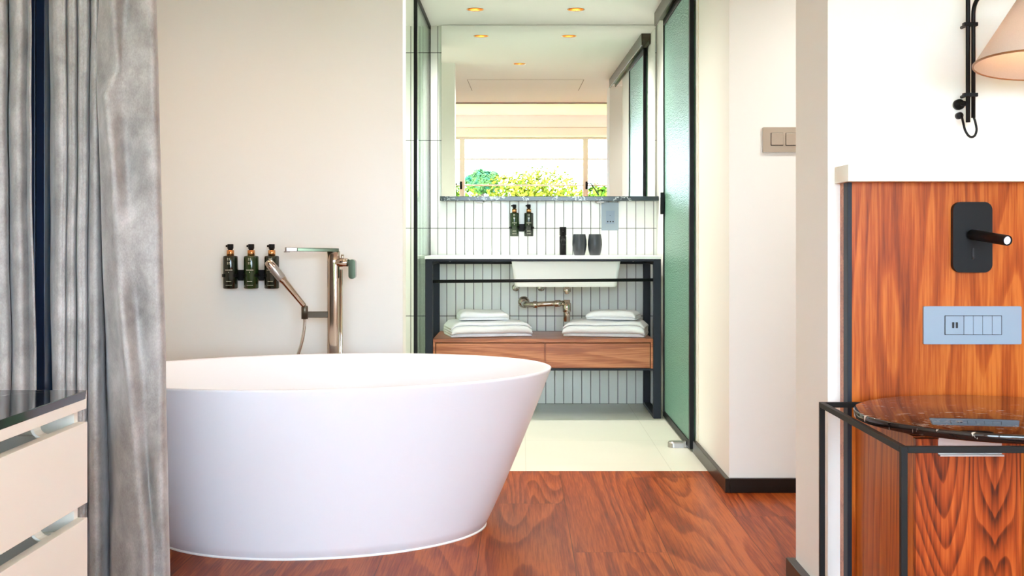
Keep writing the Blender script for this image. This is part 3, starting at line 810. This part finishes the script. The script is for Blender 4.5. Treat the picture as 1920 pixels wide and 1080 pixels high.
curtain([(L2(95, 101), 3.25), (L2(98, 104), 3.07), (L2(105, 109), 3.035), (L2(115, 116), 3.03), (L2(122, 121), 3.05), (L2(123.5, 122.5), 3.25),
         (L2(126, 124), 3.06), (L2(133, 131), 3.03), (L2(141, 140), 3.05), (L2(143.5, 144.5), 3.25), (L2(146, 146.5), 3.05), (L2(155, 154), 3.03),
         (L2(164, 160), 3.05), (L2(167.5, 163), 3.25), (L2(170, 165), 3.07), (L2(175, 174), 3.03), (L2(181, 186), 3.03), (L2(183.5, 196), 3.08), (L2(184, 205), 3.22),
         ({0: 186, 100: 181, 190: 184, 540: 198, 800: 216, 940: 222, 1000: 214}, 3.02), ({0: 200, 130: 200, 185: 188, 350: 200, 800: 232, 1000: 235}, lambda y: 2.95),
         ({0: 214, 110: 216, 140: 221, 185: 195, 240: 203, 350: 213, 540: 225, 800: 250, 1000: 272}, lambda y: 2.90+.02*math.sin(y/60)),
         ({0: 236, 185: 228, 350: 238, 1000: 286}, lambda y: 2.945+.02*math.sin(y/45+1)), (L2(264, 298), 2.93), ({0: 284, 1000: 309}, 2.93), ({0: 291, 1000: 316}, 2.97), ({0: 290, 1000: 315}, 3.05), (L2(280, 304), 3.12)],
        'grey velvet curtain hanging in front of the end of the bathtub', 1.3)
curtain([(L2(-420, -420), 3.05), (L2(-380, -380), 3.25), (L2(-340, -340), 3.05), (L2(-300, -300), 3.25), (L2(-250, -250), 3.04), (L2(-210, -210), 3.25), (L2(-160, -160), 3.03), (L2(-110, -110), 3.25),
         (L2(-70, -70), 3.03), (L2(-40, -40), 3.25), (L2(-15, -5), 3.03), (L2(2, 10), 3.0), (L2(10, 19), 3.02), (L2(12.5, 21), 3.08), (L2(15, 22), 3.25),
         (L2(20, 23), 3.08), (L2(25, 27), 3.02), (L2(38, 40), 3.0), (L2(48, 50), 3.03), (L2(53, 56), 3.04), (L2(57, 67), 3.0), (L2(55, 66), 3.05), (L2(48, 58), 3.1)],
        'grey velvet curtain behind the dresser, at the edge of the photo', 4.1)
po = thing('metal_post', (X_(75, 3.4), 3.4, 0), 'glossy black vertical metal post with a painted blue reflection between the two grey curtains', 'post')
MB().box(X_(40, 3.36), X_(66, 3.36), 3.36, 3.42, 0, CE, .002).box(X_(67, 3.36), X_(84, 3.36), 3.36, 3.42, 0, CE, .002).build('front_profile', M['black_blue_sheen'], po)
MB().box(X_(40, 3.42), X_(112, 3.42), 3.42, 3.46, 0, CE, .002).build('back_profile', M['matblack'], po)

# ------------------------------------------------------------------ dresser
def dresser():
    x1 = -.795; x0 = -1.30; y0, y1 = .95, 2.20
    t = thing('dresser', ((x0+x1)/2, (y0+y1)/2, 0), 'cream dresser with black marble top in front of the grey curtains', 'dresser')
    MB().box(x0, x1-.0005, y0, y1, .6595, .675, .001).build('marble_top', M['mblack'], t)
    c = MB(); c.box(x0, x1-.0015, y0, y1, .641, .6595, .0008); xf = x1-.018
    c.box(x0, xf, y1-.018, y1, .09, .641); c.box(x0, xf, y0, y0+.018, .09, .641); c.box(x0, x0+.012, y0+.018, y1-.018, .09, .641)
    c.box(x0, xf, y0+.018, y1-.018, .09, .108); c.box(x0, xf-.05, y0+.03, y1-.03, 0, .09)
    c.build('carcass', M['cream'], t)
    z = .617
    for k in range(3):
        d = MB(); d.box(xf, x1, y0, y1, z-.148, z, .0006)
        d.box(x0+.04, xf-.001, y0+.03, y0+.042, z-.14, z-.02); d.box(x0+.04, xf-.001, y1-.042, y1-.03, z-.14, z-.02); d.box(x0+.04, xf-.001, y0+.03, y1-.03, z-.145, z-.14); d.box(x0+.03, x0+.042, y0+.03, y1-.03, z-.14, z-.02)
        o = d.build('drawer', M['cream'], t)
        # curved finger-pull end behind the gap
        h = MB()
        vs = []; n = 10; R = .017
        for yy in (y1-.155, y1-.125):
            for rr in (R, R-.004):
                for i in range(n+1):
                    a = PI/2+PI*i/n*1.0; vs.append((xf-.001+rr*math.cos(a)*1.3, yy, z+.010+rr*math.sin(a)))
        m = n+1; fs = []
        for i in range(n):
            fs += [[i, i+1, 2*m+i+1, 2*m+i], [m+i, 3*m+i, 3*m+i+1, m+i+1], [i, m+i, m+i+1, i+1], [2*m+i, 2*m+i+1, 3*m+i+1, 3*m+i]]
        fs += [[0, 2*m, 3*m, m], [n, m+n, 3*m+n, 2*m+n]]
        h.add(vs, fs).build('finger_pull', M['cream'], o)
        z -= .1755
dresser()

# ------------------------------------------------------------------ headboard, reading light, plates
def headboard():
    x = .8027; yf = 2.951; top = 1.0916
    t = thing('headboard', (2.0, 2.985, 0), 'tall walnut headboard panel with white top ledge on the bedroom wall', 'headboard')
    MB().box(.8136, 3.18, yf, 3.0195, 0, top, .0005).build('panel', M['head'], t)
    MB().box(x, .8130, 2.988, 3.0195, 0, top).build('side_strip', M['van'], t)
    e = MB().box(x, .8136, yf, 2.988, 0, top, .0008); e.box(x+.0006, .8128, yf-.0015, yf+.001, 0, top); e.build('edge_profile', M['navy'], t)
    MB().box(.789, 3.18, 2.896, 3.0195, top, 1.133, .001).build('top_ledge', M['capw'], t)
headboard()
yh = 2.951
rl = thing('reading_light', (1.108, yh, .87), 'black reading light with tilted tube on the walnut headboard', 'reading light')
yp = 2.935
MB().rplate(X_(1787, yp), X_(1861, yp), Z_(511, yp), Z_(378.5, yp), yp, yh, .020, 10).build('plate', M['matblack'], rl)
a = Vector((X_(1822, 2.93), 2.937, Z_(440, 2.93))); b = Vector((X_(1886, 2.80), 2.80, Z_(451, 2.80)))
j = MB().cyl(a+Vector((0, .002, 0)), a-Vector((0, .018, 0)), .009); j.build('pivot', M['matblack'], rl)
d = (b-a).normalized(); a2 = a-d*.006+Vector((0, -.012, 0)); b2 = b+Vector((0, -.012, 0)); L = (b2-a2).length
hd = MB().lathe([(.008, 0), (.0125, .004), (.0125, L-.002), (.0118, L), (.0095, L-.001), (.0095, L-.006)], a2, 28, d, cap=False).build('tube_head', M['matblack'], rl)
MB().lathe([(0, L-.004), (.0095, L-.004)], a2, 24, d, cap=False).build('lens', M['lens'], hd)
sw = MB().rplate(X_(1822.6, yp), X_(1826, yp), Z_(487, yp), Z_(465, yp), yp-.0022, yp+.001, .001, 3); sw.cyl((X_(1824.3, yp), yp-.005, Z_(484, yp)), (X_(1824.3, yp), yp, Z_(484, yp)), .003, n=12)
sw.build('switch', M['dark'], rl)

bp = thing('bedside_switch_plate', (1.108, yh, .69), 'wide blue grey switch plate with charging socket on the headboard', 'switch plate')
yq = 2.943
MB().rplate(X_(1732, yq), X_(1915.5, yq), Z_(645.5, yq), Z_(574.5, yq), yq, yh, .003).build('plate', M['grey'], bp)
MB().rplate(X_(1771, yq), X_(1878.5, yq), Z_(628, yq), Z_(591.5, yq), yq-.0006, yq+.001, .001).build('module_frame', M['dark'], bp)
us = MB().rplate(X_(1772.3, yq), X_(1806, yq), Z_(627, yq), Z_(592.6, yq), yq-.0025, yq, .001).build('charging_socket', M['grey'], bp)
hh = MB()
for x0, x1 in ((1784.5, 1788.6), (1791.3, 1795.4)):
    hh.rplate(X_(x0, yq), X_(x1, yq), Z_(615, yq), Z_(604, yq), yq-.003, yq-.002, .0012, 3)
hh.build('socket_hole', M['dark'], us)
for k in range(4):
    x0 = 1807.5+k*17.6; x1 = x0+15.8; xa, xb = X_(x0, yq), X_(x1, yq); z0, z1 = Z_(627, yq), Z_(592.6, yq)
    r = MB(); vs = [(xa, yq, z0), (xb, yq, z0), (xb, yq, z1), (xa, yq, z1), (xa, yq-.0015, z0), (xb, yq-.0045, z0), (xb, yq-.0045, z1), (xa, yq-.0015, z1)]
    r.add(vs, [[0, 1, 2, 3], [4, 7, 6, 5], [0, 4, 5, 1], [1, 5, 6, 2], [2, 6, 7, 3], [3, 7, 4, 0]]); r.build('rocker', M['grey'], bp)

lp = thing('light_switch_plate', (1.05, 4.524, 1.28), 'taupe light switch plate on the white wall beside the bathroom', 'switch plate')
ys = 4.515
MB().rplate(X_(1430.5, ys), X_(1430.5, ys)+.278, Z_(285.3, ys), Z_(238.5, ys), ys, 4.524, .002).build('plate', M['taupe'], lp)
for k in range(4):
    x0 = X_(1445.5+k*27.8, ys); fr_ = MB().rplate(x0-.001, x0+.0465, Z_(273, ys), Z_(249.2, ys), ys-.0004, ys+.001, .001).build('rocker_frame', M['dark'], lp)
    MB().box(x0+.001, x0+.0455, ys-.004, ys, Z_(272, ys), Z_(250, ys), .001).build('rocker', M['taupe'], fr_)

# ------------------------------------------------------------------ bedside table and cabinet
def side_table():
    x0, x1, y0, y1, zt_ = .7274, 1.357, 2.296, 2.932, .5545; w = .0125
    t = thing('side_table', ((x0+x1)/2, (y0+y1)/2, 0), 'square black metal bedside table frame with round black marble top', 'table')
    for x in (x0, x1-w):
        for y in (y0, y1-w): MB().box(x, x+w, y, y+w, 0, zt_, .0008).build('leg', M['bronzeblack'], t)
    MB().box(x0+w, x1-w, y0, y0+w, zt_-w, zt_, .0008).build('top_rail', M['bronzeblack'], t)
    MB().box(x0+w, x1-w, y1-w, y1, zt_-w, zt_, .0008).build('top_rail', M['bronzeblack'], t)
    for x in (x0, x1-w):
        MB().box(x, x+w, y0+w, y1-w, zt_-w, zt_, .0008).build('top_rail', M['bronzeblack'], t)
        MB().box(x, x+w, y0+w, y1-w, .0, w, .0008).build('floor_rail', M['bronzeblack'], t)
    MB().lathe([(.300, .0), (.306, .003), (.307, .0165), (.3055, .0185), (.304, .019)], ((x0+x1)/2, (y0+y1)/2, zt_), 96).build('marble_top', M['mtable'], t)
M['bronzeblack'] = plain('bronze_black_metal', lin(20, 19, 17), .5, .0, Specular_IOR_Level=.2)
side_table()
def cabinet():
    yF = 2.50; x0 = X_(1717, yF); x1 = X_(1915, yF); zt_ = .538
    t = thing('bedside_cabinet', ((x0+x1)/2, (yF+2.951)/2, 0), 'narrow walnut cabinet with matched grain under the round marble table', 'cabinet')
    c = MB(); c.box(x0, x0+.016, yF+.018, 2.9505, 0, zt_); c.box(x1-.016, x1, yF+.018, 2.9505, 0, zt_); c.box(x0+.016, x1-.016, yF+.018, 2.9505, zt_-.016, zt_)
    c.box(x0+.016, x1-.016, 2.935, 2.9505, 0, zt_-.016); c.box(x0+.016, x1-.016, yF+.018, 2.935, .06, .076)
    c.build('body', M['head'], t)
    d = MB().box(x0, x1, yF, yF+.0175, .01, zt_-.002, .0008).build('door', M['cabd'], t)
    yk = 2.485; xa, xb = X_(1763, yk), X_(1883, yk)
    h = MB(); h.box(xa, xb, yk, yk+.0148, Z_(856, yk), Z_(856, yk)+.003); h.box(xa, xb, yk+.0125, yk+.0149, Z_(856, yk), zt_-.003); h.box(xa, xb, yk+.010, yF+.01, zt_-.003, zt_+.0005)
    h.build('handle', M['steel'], d)['label'] = 'thin brushed metal pull on the top edge'
xc_ = (X_(1717, 2.5)+X_(1915, 2.5))/2
M['cabd'] = wood('matched_walnut_door', 'Z', lin(188, 92, 36), lin(152, 62, 20), lin(70, 26, 8), scale=8, rings=16, mirror=.055, rough=.34, stretch=.15, seed=6.3, fig=1.1, spec=.2, bandk=.8)
cabinet()

# ------------------------------------------------------------------ wall lamp
def sconce():
    y = 2.975; yw = 3.0195
    xa, xb = X_(1815, y), X_(1825, y)
    t = thing('wall_lamp', (xa, yw, 1.23), 'black double tube wall lamp with pale pink cone shade', 'wall lamp')
    MB().cyl((xa, y, Z_(229.5, y)), (xa, y, 1.86), .0055, n=18).build('tube', M['matblack'], t)
    zt2 = 1.53; cx, cy = 1.172, 2.72; top = 1.566
    pts = [(xb, y, Z_(221, y)), (xb, y, 1.40), (xb, y, zt2-.02)]
    for i in range(1, 9):
        a = PI/2*i/8; dirv = Vector((cx-xb, cy-y, 0)).normalized()
        o = Vector((xb, y, zt2-.02))+dirv*.04*(1-math.cos(a))+Vector((0, 0, .04*math.sin(a))); pts.append(tuple(o))
    pts += [(cx, cy, top-.006), (cx, cy, top-.02)]
    MB().tube(pts, .0052, 14).build('arm', M['matblack'], t)
    for py in (46, 178):
        k = MB().box(X_(1806, y), X_(1832, y), y-.008, y+.008, Z_(py+3.5, y), Z_(py-3.5, y), .001); k.cyl((xa, y+.006, Z_(py, y)), (xa, yw, Z_(py, y)), .004, n=12)
        k.build('clamp', M['matblack'], t)
    MB().lathe([(.0135, 0), (.0135, .012), (.010, .016), (.005, .017), (.005, .045)], (X_(1801.5, 3.0), yw, Z_(195, 3.0)), 28, (0, -1, 0)).cyl((X_(1801.5, 2.985), 2.985, Z_(195, 2.985)), (xa, y, Z_(196, y)), .004).build('wall_mount', M['matblack'], t)
    MB().lathe([(.0085, 0), (.0085, .014), (.006, .018)], (X_(1802, 3.0), yw, Z_(216, 3.0)), 24, (0, -1, 0)).build('cord_outlet', M['matblack'], t)
    cp = [at(1803, 217, 3.0), at(1806, 230, 2.985), at(1810, 245, 2.978), at(1818, 256, 2.975), at(1827, 255, 2.975), at(1831, 244, 2.975), at(1829, 230, 2.975), at(1825.5, 219, 2.975)]
    cs = []
    for i in range(len(cp)-1):
        A, B, C_, D = cp[max(i-1, 0)], cp[i], cp[i+1], cp[min(i+2, len(cp)-1)]
        for k in range(6):
            s = k/6; cs.append(.5*((2*B)+(C_-A)*s+(2*A-5*B+4*C_-D)*s*s+(3*B-A-3*C_+D)*s**3))
    cs.append(cp[-1]); MB().tube(cs, .003, 10).build('cord', M['matblack'], t)
    # shade, slightly tilted towards the room
    ax = Vector((.06, .10, 1)).normalized(); base = Vector((cx, cy, 1.345)); Rb, Rt, Hs = .140, .046, .158
    sd = MB().lathe([(Rb, 0), (Rt, Hs), (Rt-.002, Hs), (Rb-.0025, 0.0005), (Rb, 0)], base, 72, ax, cap=False).build('lamp_shade', M['shade'], t)
    MB().lathe([(Rb+.0006, -.001), (Rb+.0008, .003), (Rb-.003, .003), (Rb-.003, -.001), (Rb+.0006, -.001)], base, 72, ax, cap=False).build('shade_trim', M['trimc'], sd)
    MB().lathe([(Rt+.002, Hs-.004), (Rt+.001, Hs+.010), (Rt*.6, Hs+.022), (.010, Hs+.03), (.008, Hs+.055)], base, 40, ax).build('shade_cap', M['matblack'], sd)
    MB().lathe([(.0, .055), (.018, .062), (.024, .085), (.018, .11), (.012, .125), (.012, .16)], base, 24, ax, cap=False).build('bulb', M['bulb'], t)
    lamp('lamp_glow', 'POINT', tuple(base+ax*.035), .28, (1, .72, .48), shadow_soft_size=.02)
sconce()

# ------------------------------------------------------------------ outside, seen only in the mirror
struct('ground', MB().box(-40, 40, -60, YW-.3, -5.1, -5.0), M['lawn'])
def tree(x, y, top, r, mat, label, seed):
    rnd = random.Random(seed)
    t = thing('tree', (x, y, -5.0), label, 'tree', 'trees outside the bedroom window')
    MB().tube([(x, y, -5.0), (x+.05, y, -3.2), (x-.05, y+.05, top-r*1.2)], [.22, .17, .09], 10).build('trunk', M['bark'], t)
    mb = MB(); blobs = [(Vector((x+rnd.uniform(-.75, .75)*r, y+rnd.uniform(-.6, .6)*r, top-r*rnd.uniform(.35, 1.3))), r*rnd.uniform(.30, .5)) for _ in range(22)]
    blobs += [(Vector((x+rnd.uniform(-.5, .5)*r, y, top-r*.3-rnd.uniform(0, .15))), r*.3) for _ in range(6)]
    for c, q in blobs:
        for _ in range(330):
            d = Vector((rnd.gauss(0, 1), rnd.gauss(0, 1), rnd.gauss(0, 1))).normalized(); p = c+d*q*rnd.uniform(.75, 1.08)
            nrm = (d+Vector((rnd.uniform(-.8, .8), rnd.uniform(-.8, .8), rnd.uniform(-.3, .9)))).normalized()
            u = nrm.orthogonal().normalized(); v = nrm.cross(u); s = rnd.uniform(.035, .07)
            mb.add([p-u*s, p+v*s*.6, p+u*s, p-v*s*.6], [[0, 1, 2, 3]])
    mb.build('crown', mat, t)
tree(-1.9, -12.8, 1.68, 1.0, M['leafa'], 'leafy bright green tree outside, toward the shower screen side of the mirror', 2)
tree(.3, -15.6, 2.05, 1.5, M['leafb'], 'yellow green tree outside, in the middle of the mirrored window', 3)
tree(2.1, -12.6, 1.58, .95, M['leafa'], 'lower green tree outside, toward the sliding door side of the mirror', 4)
tree(-1.05, -18.8, 2.12, .4, M['leafc'], 'blue green tree top behind the brighter trees in the mirror', 6)
